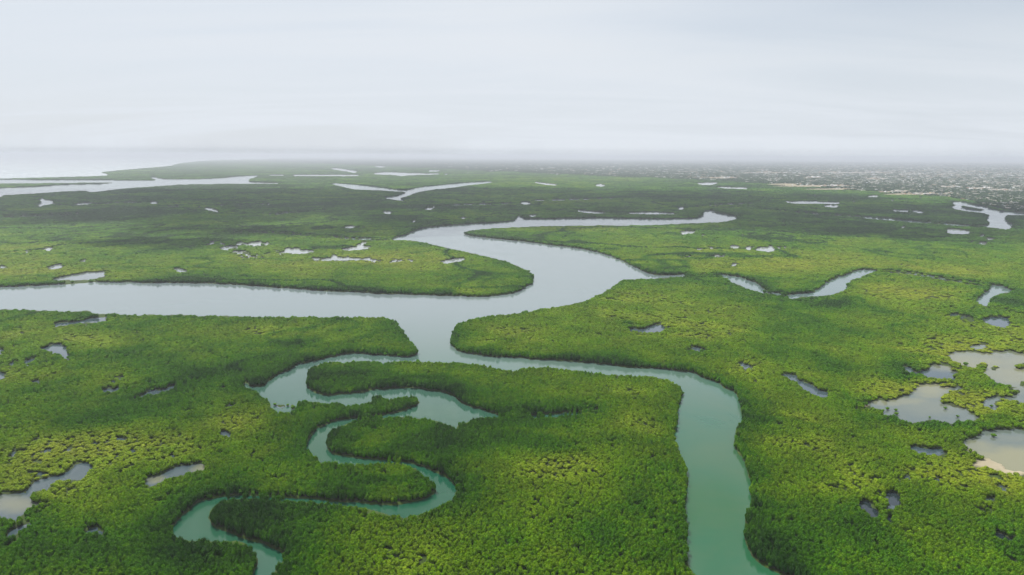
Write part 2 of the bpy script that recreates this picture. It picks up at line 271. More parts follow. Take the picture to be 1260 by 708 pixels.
def zone(x, y):
    u, v = to_px(x, y, np.zeros_like(x))
    u = u + 24 * (fbm(x, y, 60, 3) - .5); v = v + (v - 190) * .09 * (fbm(x, y, 50, 4) - .5)
    z = np.zeros_like(x)
    for cx, cy, rx, ry, s in ZONES:
        z = z + s * np.exp(-(((u - cx) / rx) ** 2 + ((v - cy) / ry) ** 2) * 1.1)
    d = chan_dist(x, y)
    z = z + (fbm(x, y, 420, 5) - .5) * 1.5 + (fbm(x, y * .8, 110, 8) - .5) * 1.2 + (fbm(x, y, 30, 6) - .5) * .8
    rd = np.hypot(x, y); l1 = np.abs(fbm(x, y, 520, 15, 4) - .5); l2 = np.abs(fbm(x, y, 260, 16, 3) - .5)
    z = z - 1.3 * np.exp(-(l1 / .010) ** 2) * np.clip((rd - 500) / 1300., 0, 1) - .8 * np.exp(-(l2 / .010) ** 2) * np.clip(rd / 2500., .0, 1)
    z = z - .6 * np.clip((rd - 1500) / 1800., 0, 1)  # far canopy: deeper species, with cloud shade put into the colour
    z = z - .8 * np.exp(-d / 22.) + .08
    return np.clip(z, -1, 1)
# town belt
TB = np.array(P('330,199 430,203 520,207 600,211 700,215.5 850,221.5 900,224 950,226.5 1000,230 1050,234.5 1080,237.5 1120,239.5 1165,242.5 1200,249 1230,256 1262,261 1500,300 1700,330'))
def in_town(x, y):
    u, v = to_px(x, y, np.zeros_like(x))
    return (v < np.interp(u, TB[:, 0], TB[:, 1], left=0) + (fbm(x, y, 400, 9) - .5) * (v - 188) * .1) & (v > 150)

# ------------------------------------------------------------------ materials
def mat(name):
    m = bpy.data.materials.new(name); m.use_nodes = True; nt = m.node_tree; nt.nodes.clear()
    out = nt.nodes.new('ShaderNodeOutputMaterial'); return m, nt, out
def N(nt, typ, **kw):
    n = nt.nodes.new(typ)
    for k, v in kw.items():
        if hasattr(n, k): setattr(n, k, v)
        else: n.inputs[k].default_value = v
    return n
def principled(nt, out, rough=.7, spec=.3):
    b = nt.nodes.new('ShaderNodeBsdfPrincipled'); b.inputs['Roughness'].default_value = rough
    b.inputs['Specular IOR Level'].default_value = spec
    nt.links.new(b.outputs[0], out.inputs['Surface']); return b
def ramp(nt, fac, stops):
    r = nt.nodes.new('ShaderNodeValToRGB'); e = r.color_ramp.elements
    e[0].position = stops[0][0]; e[0].color = (*stops[0][1], 1); e[1].position = stops[-1][0]; e[1].color = (*stops[-1][1], 1)
    for p, c in stops[1:-1]: q = e.new(p); q.color = (*c, 1)
    nt.links.new(fac, r.inputs[0]); return r
def simple(name, col, rough=.8, var=.25, scale=.2):
    m, nt, out = mat(name); b = principled(nt, out, rough)
    g = N(nt, 'ShaderNodeNewGeometry'); n = N(nt, 'ShaderNodeTexNoise', Scale=scale); nt.links.new(g.outputs['Position'], n.inputs['Vector'])
    r = ramp(nt, n.outputs['Fac'], [(.3, tuple(c * (1 - var) for c in col)), (.7, tuple(min(1, c * (1 + var)) for c in col))])
    nt.links.new(r.outputs[0], b.inputs['Base Color']); return m

# leaves: colour by species zone (per plant; far zones also hold painted cloud shade) and per-plant value
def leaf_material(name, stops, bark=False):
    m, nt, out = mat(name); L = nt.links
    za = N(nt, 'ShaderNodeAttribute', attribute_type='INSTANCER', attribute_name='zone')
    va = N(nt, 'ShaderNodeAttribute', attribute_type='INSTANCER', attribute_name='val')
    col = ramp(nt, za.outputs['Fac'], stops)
    g = N(nt, 'ShaderNodeNewGeometry'); n = N(nt, 'ShaderNodeTexNoise', Scale=.9, Detail=2.0); L.new(g.outputs['Position'], n.inputs['Vector'])
    mr = N(nt, 'ShaderNodeMapRange'); mr.inputs[1].default_value = .25; mr.inputs[2].default_value = .75; mr.inputs[3].default_value = .7; mr.inputs[4].default_value = 1.3
    L.new(n.outputs['Fac'], mr.inputs[0])
    mu = N(nt, 'ShaderNodeMath', operation='MULTIPLY'); L.new(mr.outputs[0], mu.inputs[0]); L.new(va.outputs['Fac'], mu.inputs[1])
    sc = N(nt, 'ShaderNodeVectorMath', operation='SCALE'); L.new(col.outputs[0], sc.inputs[0]); L.new(mu.outputs[0], sc.inputs['Scale'])
    b = nt.nodes.new('ShaderNodeBsdfPrincipled'); b.inputs['Roughness'].default_value = .6; b.inputs['Specular IOR Level'].default_value = .08
    L.new(sc.outputs[0], b.inputs['Base Color'])
    t = N(nt, 'ShaderNodeBsdfTranslucent'); tc = N(nt, 'ShaderNodeVectorMath', operation='MULTIPLY'); tc.inputs[1].default_value = (1.1, 1.25, .5)
    L.new(sc.outputs[0], tc.inputs[0]); L.new(tc.outputs[0], t.inputs['Color'])
    mx = N(nt, 'ShaderNodeMixShader'); mx.inputs[0].default_value = .25; L.new(b.outputs[0], mx.inputs[1]); L.new(t.outputs[0], mx.inputs[2])
    L.new(mx.outputs[0], out.inputs['Surface']); return m
STOPS = [(0., (.023, .078, .008)), (.33, (.066, .190, .001)), (.58, (.138, .250, .001)), (1., (.235, .285, .014))]  # dark end: deep growth, tinted bluer to stand for far shade
M_LEAF = leaf_material('mangrove_leaves', STOPS)
M_TOWNLEAF = leaf_material('town_tree_leaves', [(0., (.014, .050, .012)), (1., (.05, .11, .025))])
M_ROOT = simple('mangrove_roots', (.06, .045, .028), .9, .4, .6)

def ground_material():
    m, nt, out = mat('ground_soil'); L = nt.links; b = principled(nt, out, .9, .15)
    a = N(nt, 'ShaderNodeAttribute', attribute_type='GEOMETRY', attribute_name='cover')   # 0 mud, .. 1 understory green
    s = N(nt, 'ShaderNodeAttribute', attribute_type='GEOMETRY', attribute_name='sand')
    g = N(nt, 'ShaderNodeNewGeometry')
    n = N(nt, 'ShaderNodeTexNoise', Scale=.05, Detail=8.0); L.new(g.outputs['Position'], n.inputs['Vector'])
    green = ramp(nt, n.outputs['Fac'], [(.3, (.02, .038, .008)), (.7, (.05, .085, .012))])
    mud = ramp(nt, n.outputs['Fac'], [(.3, (.035, .033, .02)), (.7, (.08, .072, .045))])
    sand = ramp(nt, n.outputs['Fac'], [(.3, (.27, .235, .16)), (.7, (.38, .33, .235))])
    m1 = N(nt, 'ShaderNodeMix', data_type='RGBA'); L.new(a.outputs['Fac'], m1.inputs[0]); L.new(mud.outputs[0], m1.inputs[6]); L.new(green.outputs[0], m1.inputs[7])
    m2 = N(nt, 'ShaderNodeMix', data_type='RGBA'); L.new(s.outputs['Fac'], m2.inputs[0]); L.new(m1.outputs[2], m2.inputs[6]); L.new(sand.outputs[0], m2.inputs[7])
    L.new(m2.outputs[2], b.inputs['Base Color']); return m
M_GROUND = ground_material()

def water_material(name, deep, shallow, rough=.09, bump=.05, tanc=(.20, .195, .11), far_sheen=None, u0=480, u1=1150):
    m, nt, out = mat(name); L = nt.links
    b = principled(nt, out, rough, .5); b.inputs['IOR'].default_value = 1.5
    g = N(nt, 'ShaderNodeNewGeometry')
    n = N(nt, 'ShaderNodeTexNoise', Scale=.006, Detail=6.0, Roughness=.6, Distortion=1.2); L.new(g.outputs['Position'], n.inputs['Vector'])
    c = ramp(nt, n.outputs['Fac'], [(.3, deep), (.7, shallow)])
    s = N(nt, 'ShaderNodeAttribute', attribute_type='GEOMETRY', attribute_name='shoal')
    cc = c
    if far_sheen:                                   # sky reflection painted into distant water, fading to its own colour nearby
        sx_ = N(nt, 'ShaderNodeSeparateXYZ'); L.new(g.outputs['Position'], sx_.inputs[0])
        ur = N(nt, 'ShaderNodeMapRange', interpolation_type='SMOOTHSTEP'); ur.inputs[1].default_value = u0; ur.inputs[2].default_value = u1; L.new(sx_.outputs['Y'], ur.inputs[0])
        um = N(nt, 'ShaderNodeMix', data_type='RGBA'); L.new(ur.outputs[0], um.inputs[0]); L.new(c.outputs[0], um.inputs[6]); um.inputs[7].default_value = (*far_sheen, 1)
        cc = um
    mx = N(nt, 'ShaderNodeMix', data_type='RGBA'); L.new(s.outputs['Fac'], mx.inputs[0]); L.new(cc.outputs[2] if far_sheen else cc.outputs[0], mx.inputs[6]); mx.inputs[7].default_value = (*tanc, 1)
    L.new(mx.outputs[2], b.inputs['Base Color'])
    w = N(nt, 'ShaderNodeTexNoise', Scale=.35, Detail=3.0); L.new(g.outputs['Position'], w.inputs['Vector'])
    w2 = N(nt, 'ShaderNodeTexNoise', Scale=.012, Detail=4.0, Distortion=1.5); L.new(g.outputs['Position'], w2.inputs['Vector'])
    rr = N(nt, 'ShaderNodeMapRange'); rr.inputs[1].default_value = .35; rr.inputs[2].default_value = .65; rr.inputs[3].default_value = rough * .7; rr.inputs[4].default_value = rough * 1.6
    L.new(w2.outputs['Fac'], rr.inputs[0]); L.new(rr.outputs[0], b.inputs['Roughness'])
    bp = N(nt, 'ShaderNodeBump', Strength=bump, Distance=.25); L.new(w.outputs['Fac'], bp.inputs['Height']); L.new(bp.outputs[0], b.inputs['Normal'])
    return m
M_RIVER = water_material('river_water', (.006, .088, .040), (.036, .096, .040), far_sheen=(.15, .19, .195))
M_CREEK = water_material('creek_water', (.006, .066, .037), (.02, .078, .043), far_sheen=(.11, .16, .155))
M_POND = water_material('pond_water', (.035, .058, .075), (.06, .085, .095), far_sheen=(.28, .30, .30), u0=1050, u1=1900)
M_TAN = water_material('shallow_water', (.07, .10, .10), (.13, .15, .12))
M_DARK = water_material('dark_water', (.01, .018, .025), (.02, .03, .035))
M_SEA = water_material('sea_water', (.40, .45, .47), (.46, .51, .53), .2)  # pale base stands in for the silver sky sheen on the sea
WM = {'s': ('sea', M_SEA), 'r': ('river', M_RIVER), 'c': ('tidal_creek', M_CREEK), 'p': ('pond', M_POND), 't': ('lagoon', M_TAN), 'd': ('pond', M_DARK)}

# ------------------------------------------------------------------ polar survey grid
rr = [60.]
while rr[-1] < 70000:
    r = rr[-1]
    dv = 1.4 if r < 1800 else (1.1 if r < 3500 else .62)         # row pitch in photo pixels
    step = dv / F * (r * r + H * H) / H if r > 250 else 12.
    rr.append(r + min(step, r * .12))
rr = np.array(rr)
fine = np.radians(np.arange(-50, 50.01, .095)); coarse = np.radians(np.arange(54, 306.1, 4))
az = np.concatenate([fine, coarse]); NA = len(az); NR = len(rr)
RR, AZ = np.meshgrid(rr, az, indexing='ij'); GXp = RR * np.sin(AZ); GYp = RR * np.cos(AZ)
front = np.cos(AZ) > .5
gu, gv = to_px(GXp, np.maximum(GYp, 1.), np.zeros_like(GXp))
ju_, jv_ = edge_jit(GXp, GYp, RR); gu2 = gu + ju_; gv2 = gv + jv_
wf = np.where(front & inside(gu), sampf(waterf, gu2, gv2), 0)
wf = np.where(front & (gv < 186.5) & (gu < 400), 1, wf)
town = in_town(GXp, np.maximum(GYp, 1.)) & front
zz = .55 - wf * 2.2 + .12 * (fbm(GXp, GYp, 15, 51, 2) - .5) + np.where(town, 1.2, 0)
# sand: town beaches, pond margins, bars
SAND = [(1060,506,16,2.6,1),(1225,572,34,8,1),(1250,580,30,6,1),(1205,553,14,8,1),(1195,546,8,4,1),(1000,229.6,62,1.5,1),(965,227.4,26,1.3,1),(1025,233.4,45,1.3,1),(890,219.6,22,1.4,1),(865,219,24,.9,.8),(1130,239.6,60,1.6,.8),(1160,479,12,2.5,.8),(1235,262,14,.8,.8),(1210,255.6,16,.8,.7),(1063,498,14,2,.6),(1100,237,26,1.4,.8),(1205,232.5,20,1.6,1),(1230,235,18,1.4,1),(1170,231,18,1.3,.9),(1000,219,18,1.2,.8),(940,213,40,1.1,.7),(1050,213,60,1.2,.7),(1080,221,18,1,.9)]
sandv = np.zeros_like(RR)
for cx, cy, rx, ry, s in SAND: sandv = np.maximum(sandv, s * np.clip(1.6 - 1.4 * (((gu2 - cx) / rx) ** 2 + ((gv2 - cy) / ry) ** 2), 0, 1))
sandv = np.where(town, np.maximum(sandv, np.clip((fbm(GXp, GYp, 260, 61, 5) - .56) * 7, 0, .8)), sandv)
sandv = np.where(front, sandv, 0)
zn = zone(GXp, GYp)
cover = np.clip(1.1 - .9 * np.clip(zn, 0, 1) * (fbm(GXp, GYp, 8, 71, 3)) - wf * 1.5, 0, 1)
idx = np.arange(NR * NA).reshape(NR, NA)
a = idx[:-1, :]; b_ = np.roll(idx, -1, 1)[:-1, :]; c_ = np.roll(idx, -1, 1)[1:, :]; d_ = idx[1:, :]
quads = np.stack([a, d_, c_, b_], -1).reshape(-1, 4)
verts = np.stack([GXp, GYp, zz], -1).reshape(-1, 3)
# close the middle under the camera
cv = len(verts); verts = np.vstack([verts, [[0, 0, .5]]])
fan = np.stack([idx[0], np.roll(idx[0], -1), np.full(NA, cv), np.full(NA, cv)], -1)
me = np_mesh('ground', verts, quads, [M_GROUND], smooth=True)
at = me.attributes.new('cover', 'FLOAT', 'POINT'); at.data.foreach_set('value', np.append(cover.ravel(), 1).astype(np.float32))
at = me.attributes.new('sand', 'FLOAT', 'POINT'); at.data.foreach_set('value', np.append(sandv.ravel(), 0).astype(np.float32))
tag(link('ground', me), 'dark mangrove mud and low undergrowth of the delta', 'ground', kind='structure')
mid = np.stack([60 * np.sin(az), 60 * np.cos(az), np.full(NA, .5)], -1)
del fan

# ------------------------------------------------------------------ water, one sheet for every body
cellb = np.where(front & inside(gu), samp(bodyg, gu2, gv2), 0)
cellb = np.where(front & (gv < 190) & (gv > 100) & (gu < 330) & (cellb == 0), BODIES.index('s') + 1, cellb)
big = {i + 1 for i, k in enumerate(BODIES)}
wet = np.zeros((NR, NA), bool); wet[wf > .02] = True
g2 = wet.copy()
for _ in range(2):
    g2 = g2 | np.roll(g2, 1, 0) | np.roll(g2, -1, 0) | np.roll(g2, 1, 1) | np.roll(g2, -1, 1)
lab = np.where(g2, cellb, 0)[:-1, :]
flatv = np.stack([GXp, GYp, np.zeros_like(GXp)], -1).reshape(-1, 3)
qall = np.stack([a, d_, c_, b_], -1)
SHOAL = [(1240,566,80,20,1),(1262,578,60,12,1),(1205,552,30,12,.7),(1145,480,26,12,.8),(1100,494,50,6,.7),(1140,500,60,14,.25),(1200,446,70,15,.9),(1250,455,50,24,.85),(1240,480,24,8,.5),(1245,540,50,6,.2),(250,578,18,8,.6),(190,590,16,6,.6),(20,620,40,12,.45),(60,615,30,5,.3)]
sh = np.zeros_like(RR)
for cx, cy, rx, ry, s in SHOAL: sh = np.maximum(sh, s * np.clip(1.05 - .85 * (((gu2 - cx) / rx) ** 2 + ((gv2 - cy) / ry) ** 2), 0, 1))
sh = (sh * (.55 + .9 * fbm(GXp, GYp, 40, 81, 3))).clip(0, 1).ravel()
WLAB = {'s': 'pale hazy sea along the left horizon', 'r': None, 'c': None}
riv_names = iter(['wide pale estuary arm crossing the far left marsh', 'broad grey green river curving through the mangroves to the bottom edge', 'blue inlet beside the far town at the right edge'])
crk = {'k': 0}
merged = {}
for bi, k in enumerate(BODIES):
    m = lab == bi + 1
    if m.sum() < 1: continue
    f = qall[m]; used, inv = np.unique(f, return_inverse=True); f = inv.reshape(f.shape)
    name, mt = WM[k]
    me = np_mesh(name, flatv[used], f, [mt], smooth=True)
    at = me.attributes.new('shoal', 'FLOAT', 'POINT'); at.data.foreach_set('value', sh[used].astype(np.float32))
    o = link(name, me); p = flatv[used].mean(0); u, v = to_px(p[0:1], p[1:2], np.zeros(1))
    if k == 's': lb = WLAB['s']
    elif k == 'r': lb = next(riv_names, 'river')
    elif k == 'c': lb = 'turquoise tidal creek winding between dense mangrove banks' if m.sum() > 3000 else 'narrow tidal creek half hidden under the mangroves'
    elif k == 't': lb = 'shallow tan edged lagoon in the right hand mangrove marsh'
    elif k == 'd': lb = 'small dark pool sunk among the lower right mangroves'
    else: lb = 'pale grey pool open in the mangrove canopy'
    tag(o, lb, name.replace('_', ' '), {'p': 'pools in the mangrove marsh', 'd': 'dark pools in the mangrove marsh', 'c': 'tidal creeks', 't': 'tan lagoons'}.get(k), 'structure')

# ------------------------------------------------------------------ crowns (unit radius, unit height)
def ico(sub):
    import bmesh
    bm = bmesh.new(); bmesh.ops.create_icosphere(bm, subdivisions=sub, radius=1)
    v = np.array([q.co[:] for q in bm.verts]); f = np.array([[q.index for q in t.verts] for t in bm.faces]); bm.free(); return v, f
IV, IF = ico(3)
def crown_mesh(seed, lobes=7, leaves=240, roots=True):
    r = np.random.default_rng(seed); v = IV.copy()
    dirs = r.normal(size=(lobes, 3)); dirs[:, 2] = np.abs(dirs[:, 2]) * .9 + .1; dirs /= np.linalg.norm(dirs, axis=1)[:, None]
    dots = v @ dirs.T; w = .55 + .5 * (np.maximum(dots, 0) ** 6 * r.uniform(.6, 1.2, lobes)).max(1)
    h = hash2(np.arange(len(v)), np.arange(len(v)) * 3, seed); w = w * (1 + .22 * (h - .5))
    p = v * w[:, None]; p[:, 2] = p[:, 2] * .62 + .52
    p[:, :2] *= np.where(p[:, 2:3] < .45, .8 + .2 * p[:, 2:3] / .45, 1)
    fl = [IF]; vl = [p]; mi = [np.zeros(len(IF), int)]; n = len(p)
    # leaf sprays on the surface
    k = r.integers(0, len(v), leaves); c = p[k] * r.uniform(.98, 1.13, (leaves, 1)); s = r.uniform(.07, .17, (leaves, 1))
    a1 = r.normal(size=(leaves, 3)); a1[:, 2] *= .5; a1 /= np.linalg.norm(a1, axis=1)[:, None]; a2 = np.cross(a1, r.normal(size=(leaves, 3))); a2 /= np.linalg.norm(a2, axis=1)[:, None]; a2[:, 2] *= .5
    tv = np.stack([c - a1 * s, c + a1 * s * .9, c + a2 * s * 1.3], 1).reshape(-1, 3)
    vl.append(tv); fl.append(np.arange(leaves * 3).reshape(-1, 3) + n); mi.append(np.zeros(leaves, int)); n += leaves * 3
    if roots:
        q = 9; ang = np.arange(q) * 2 * math.pi / q + r.uniform(0, 6)
        for t in ang:                                   # prop roots, each a thin three sided spike
            o = np.array([math.cos(t), math.sin(t), 0]); side = np.array([-o[1], o[0], 0]) * .05
            base = o * r.uniform(.5, .85); top = o * .25 + np.array([0, 0, .45])
            vv_ = np.array([base - side, base + side, top + side, top - side, base - o * .06, top - o * .06])
            vl.append(vv_); fl.append(np.array([[0, 1, 2], [0, 2, 3], [1, 4, 5], [1, 5, 2], [4, 0, 3], [4, 3, 5]]) + n); mi.append(np.ones(6, int)); n += 6
    return np.vstack(vl), np.vstack(fl), np.concatenate(mi)
CROWNS = []
for i in range(8):
    v, f, mi = crown_mesh(100 + i, lobes=5 + i, roots=True)
    CROWNS.append(np_mesh('mangrove_crown', v, f, [M_LEAF, M_ROOT], mi))
lib = bpy.data.collections.new('plant_library')
for i, me in enumerate(CROWNS): lib.objects.link(bpy.data.objects.new('mangrove_plant', me))
tlib = bpy.data.collections.new('town_plant_library')
for i in range(4):
    v, f, mi = crown_mesh(300 + i, lobes=6 + i, roots=False)
    tlib.objects.link(bpy.data.objects.new('town_plant', np_mesh('town_crown', v, f, [M_TOWNLEAF, M_ROOT], mi)))

def scatter_object(name, pts, rot, scl, zn, val, which, library, nlib):
    me = bpy.data.meshes.new(name); me.vertices.add(len(pts)); me.vertices.foreach_set('co', pts.astype(np.float32).ravel())
    for nm, arr, ty in (('rotz', rot, 'FLOAT'), ('zone', zn, 'FLOAT'), ('val', val, 'FLOAT')):
        at = me.attributes.new(nm, ty, 'POINT'); at.data.foreach_set('value', arr.astype(np.float32))
    at = me.attributes.new('scl', 'FLOAT_VECTOR', 'POINT'); at.data.foreach_set('vector', scl.astype(np.float32).ravel())
    at = me.attributes.new('which', 'INT', 'POINT'); at.data.foreach_set('value', which.astype(np.int32))
    o = link(name, me); gn = bpy.data.node_groups.new(name, 'GeometryNodeTree')
    gn.interface.new_socket('Geometry', in_out='INPUT', socket_type='NodeSocketGeometry'); gn.interface.new_socket('Geometry', in_out='OUTPUT', socket_type='NodeSocketGeometry')
    nn = gn.nodes; gi = nn.new('NodeGroupInput'); go = nn.new('NodeGroupOutput')
    m2p = nn.new('GeometryNodeMeshToPoints'); ci = nn.new('GeometryNodeCollectionInfo'); ci.inputs['Collection'].default_value = library; ci.inputs['Separate Children'].default_value = True
    iop = nn.new('GeometryNodeInstanceOnPoints'); iop.inputs['Pick Instance'].default_value = True
    def attr(nm, ty):
        q = nn.new('GeometryNodeInputNamedAttribute'); q.data_type = ty; q.inputs['Name'].default_value = nm; return [s for s in q.outputs if s.enabled and s.name == 'Attribute'][0]
    cx = nn.new('ShaderNodeCombineXYZ'); gn.links.new(attr('rotz', 'FLOAT'), cx.inputs['Z'])
    e2r = nn.new('FunctionNodeEulerToRotation'); gn.links.new(cx.outputs[0], e2r.inputs[0])
    gn.links.new(gi.outputs[0], m2p.inputs['Mesh']); gn.links.new(m2p.outputs[0], iop.inputs['Points']); gn.links.new(ci.outputs[0], iop.inputs['Instance'])
    gn.links.new(attr('which', 'INT'), iop.inputs['Instance Index']); gn.links.new(e2r.outputs[0], iop.inputs['Rotation']); gn.links.new(attr('scl', 'FLOAT_VECTOR'), iop.inputs['Scale'])
    gn.links.new(iop.outputs[0], go.inputs[0])
    o.modifiers.new('plants', 'NODES').node_group = gn
    return o

# ------------------------------------------------------------------ plant positions
def rings(r0, r1, smin, k, azlim):
    out = []
    r = r0
    while r < r1:
        s = max(smin, k * r); n = int(2 * azlim * r / s); t = -azlim + (np.arange(n) + rng.uniform(0, 1)) * (2 * azlim / n)
        rad = r + rng.uniform(-.5, .5, n) * s; t = t + rng.uniform(-.42, .42, n) * s / r
        out.append(np.stack([rad * np.sin(t), rad * np.cos(t), np.full(n, s)], -1)); r += s * .92
    return np.vstack(out)
pt = rings(270, 38000, 2.7, .0042, R(44))
x, y, s = pt.T
r = np.hypot(x, y); z = zone(x, y); cdst = chan_dist(x, y); tw = in_town(x, y)
h = 4.3 + 1.3 * np.exp(-cdst / 25.) - 1.9 * np.clip(z, 0, 1) + 1.2 * np.clip(-z, 0, 1)
h = h * (1 + .22 * (hash2(np.arange(len(x)), np.arange(len(x)) * 7, 5) - .5)) * (1 + .35 * (fbm(x, y, 14, 91, 3) - .5))
h = h * np.clip(1 + (s - 8) * .012, 1, 1.6)
u0, v0 = to_px(x, y, 0 * x); ju, jv = edge_jit(x, y, r)
rad = s * .5
xb = x * (1 - rad / r); yb = y * (1 - rad / r); ub, vb = to_px(xb, yb, 0 * x); ut, vt = to_px(x, y, h * .85)
uf, vf = to_px(x * (1 + rad * .8 / r), y * (1 + rad * .8 / r), h * 1.)
thr = np.where(r > 1100, .22, .45)
veg = (sampf(waterf, ub + ju, vb + jv) < thr) & (sampf(waterf, ut + ju, vt + jv) < thr) & (sampf(waterf, u0 + ju, v0 + jv) < .5) & inside(u0)
veg &= (r < 1100) | (sampf(waterf, uf + ju, vf + jv) < .3)
sx = rad / np.maximum(r, 1) * r
for sg in (-1, 1):
    ul, vl_ = to_px(x + sg * rad * .7, y, h * .4); veg &= sampf(waterf, ul + ju, vl_ + jv) < .6
uv_sand = np.zeros_like(x)
for cx, cy, rx, ry, sv in SAND: uv_sand = np.maximum(uv_sand, sv * np.clip(1.6 - 1.4 * (((u0 - cx) / rx) ** 2 + ((v0 - cy) / ry) ** 2), 0, 1))
veg &= uv_sand < .55
# dwarf zones are broken by bare gaps
gap = fbm(x, y, 7, 95, 2); hx_ = hash2(np.arange(len(x)), np.arange(len(x)) * 3, 77)
open_ = (z > .42); veg &= ~(open_ & (hx_ < .42) & (r < 1500)); thin = gap < .24; veg &= ~(thin & (hx_ < .5)); h = np.where(thin, h * .55, h)
mang = veg & ~tw
val = .8 + .4 * hash2(np.arange(len(x)), np.arange(len(x)) * 5, 9) + .35 * (fbm(x, y, 30, 97, 3) - .5)
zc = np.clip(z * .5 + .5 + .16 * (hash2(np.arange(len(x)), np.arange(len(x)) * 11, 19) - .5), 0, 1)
wide = np.where((z > .42) & (r < 1500), .70 + .22 * hx_, .60 + .12 * hx_)
scl = np.stack([s * wide, s * wide, h], -1); rot = rng.uniform(0, 6.28, len(x)); which = rng.integers(0, 8, len(x))
P3 = np.stack([x, y, 0 * x + .1], -1)
# nearest trees in view become individual things
u7, v7 = ut, vt
inview = mang & (u7 > 4) & (u7 < 1256) & (v7 < 706)
near = np.argsort(np.where(inview, r, 1e9))[:262]
nearm = np.zeros(len(x), bool); nearm[near] = True
rest = mang & ~nearm
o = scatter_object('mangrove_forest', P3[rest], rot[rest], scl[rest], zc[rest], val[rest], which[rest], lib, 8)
tag(o, 'continuous canopy of green and olive mangroves over the whole delta', 'mangrove forest', kind='stuff')
print('mangroves', rest.sum())

# single trees with trunk and crown
def trunk_mesh():
    vs = []; fs = []; n = 0
    def tube(p0, p1, r0, r1, k=5):
        nonlocal n
        d = Vector(p1) - Vector(p0); q = d.to_track_quat('Z', 'Y')
        for p, rr_ in ((p0, r0), (p1, r1)):
            for j in range(k): vs.append(tuple(Vector(p) + q @ Vector((rr_ * math.cos(6.283 * j / k), rr_ * math.sin(6.283 * j / k), 0))))
        for j in range(k): fs.append((n + j, n + (j + 1) % k, n + k + (j + 1) % k, n + k + j))
        n += 2 * k
    tube((0, 0, .12), (.02, 0, .6), .09, .05)
    for j in range(7):
        t = j * .9 + .2; tube((.55 * math.cos(t), .55 * math.sin(t), -.05), (.05 * math.cos(t), .05 * math.sin(t), .3), .025, .03, 4)
    for j in range(4):
        t = j * 1.57 + .5; tube((.01, 0, .4), (.4 * math.cos(t), .4 * math.sin(t), .75), .04, .02, 4)
    return np_mesh('mangrove_trunk', vs, fs, [M_ROOT])
TRUNK = trunk_mesh()
SOLO = []
for i in range(8):
    v, f, mi = crown_mesh(100 + i, lobes=5 + i, roots=False); SOLO.append(np_mesh('mangrove_crown', v, f, [M_LEAF]))
def tree(px, py, sc, rz, zt, vl, wh, label, group=None):
    e = link('mangrove_tree', None); e.location = (px, py, .1); e.rotation_euler = (0, 0, rz); e.empty_display_size = .5
    tag(e, label, 'tree', group)
    t = link('trunk', TRUNK, e); t.scale = sc
    c = link('crown', SOLO[wh], e); c.scale = sc; c['zone'] = float(zt); c['val'] = float(vl)
    return e
for i in near:
    tree(x[i], y[i], tuple(scl[i]), rot[i], zc[i], val[i], int(which[i]), 'dense green mangrove tree in the unbroken canopy at the bottom edge of the view', 'nearest mangrove trees')
ISO = [(1188,448,3.2,'round mangrove tree standing alone near the left end of the tan lagoon'), (1222,536,2.6,'small mangrove standing alone in the sandy lagoon at the right edge'),
 (1086,505,2,'small mangrove by the sand bar at the left end of the long lagoon'), (1092,502.6,2.2,'taller of the mangroves growing out of the long lagoon near its sand bar'), (1102,504,1.9,'lower mangrove in water near the long lagoon bank'),
 (1103,509,2.2,'mangrove clump at the lower left bank of the long lagoon'),(1163,501.6,1.8,'tiny mangrove tree off the point of the long lagoon'),(1144,512.6,1.3,'tiniest lone mangrove in the middle of the long lagoon'),(1178,511.6,1.7,'lone mangrove in the right part of the long lagoon'),
 (338.5,497,2,'little mangrove standing in the creek bend before the meander'),(354,498,1.8,'tiny mangrove standing in open water at the creek bend'),(360.5,502,3,'mangrove clump in the creek mouth beside the near bank'),
 (1220,499,1.8,'mangrove on the far tip of the tan inlet'),(36,628,2.2,'mangrove leaning over the grey pool at the left edge'),(1197,428,1.6,'low mangrove in the small oval pool above the tan lagoon')]
for i, (u, v, rd, lb) in enumerate(ISO):
    gx_, gy_ = to_ground(u, v + 2.); tree(float(gx_), float(gy_), (rd, rd, rd * 1.15), i * 1.3, .42, 1., i % 8, lb)

# town trees
tt = veg & tw & (hash2(np.arange(len(x)), np.arange(len(x)) * 13, 29) < .88) & (r > 1500)
scl2 = np.stack([s * .42 + 2, s * .42 + 2, 6 + 5 * rng.uniform(0, 1, len(x))], -1)
P3t = P3.copy(); P3t[:, 2] = 1.4
o = scatter_object('town_trees', P3t[tt], rot[tt], scl2[tt], rng.uniform(0, 1, tt.sum()), val[tt], rng.integers(0, 4, tt.sum()), tlib, 4)
tag(o, 'dark trees growing between the houses of the distant town', 'trees', kind='stuff')

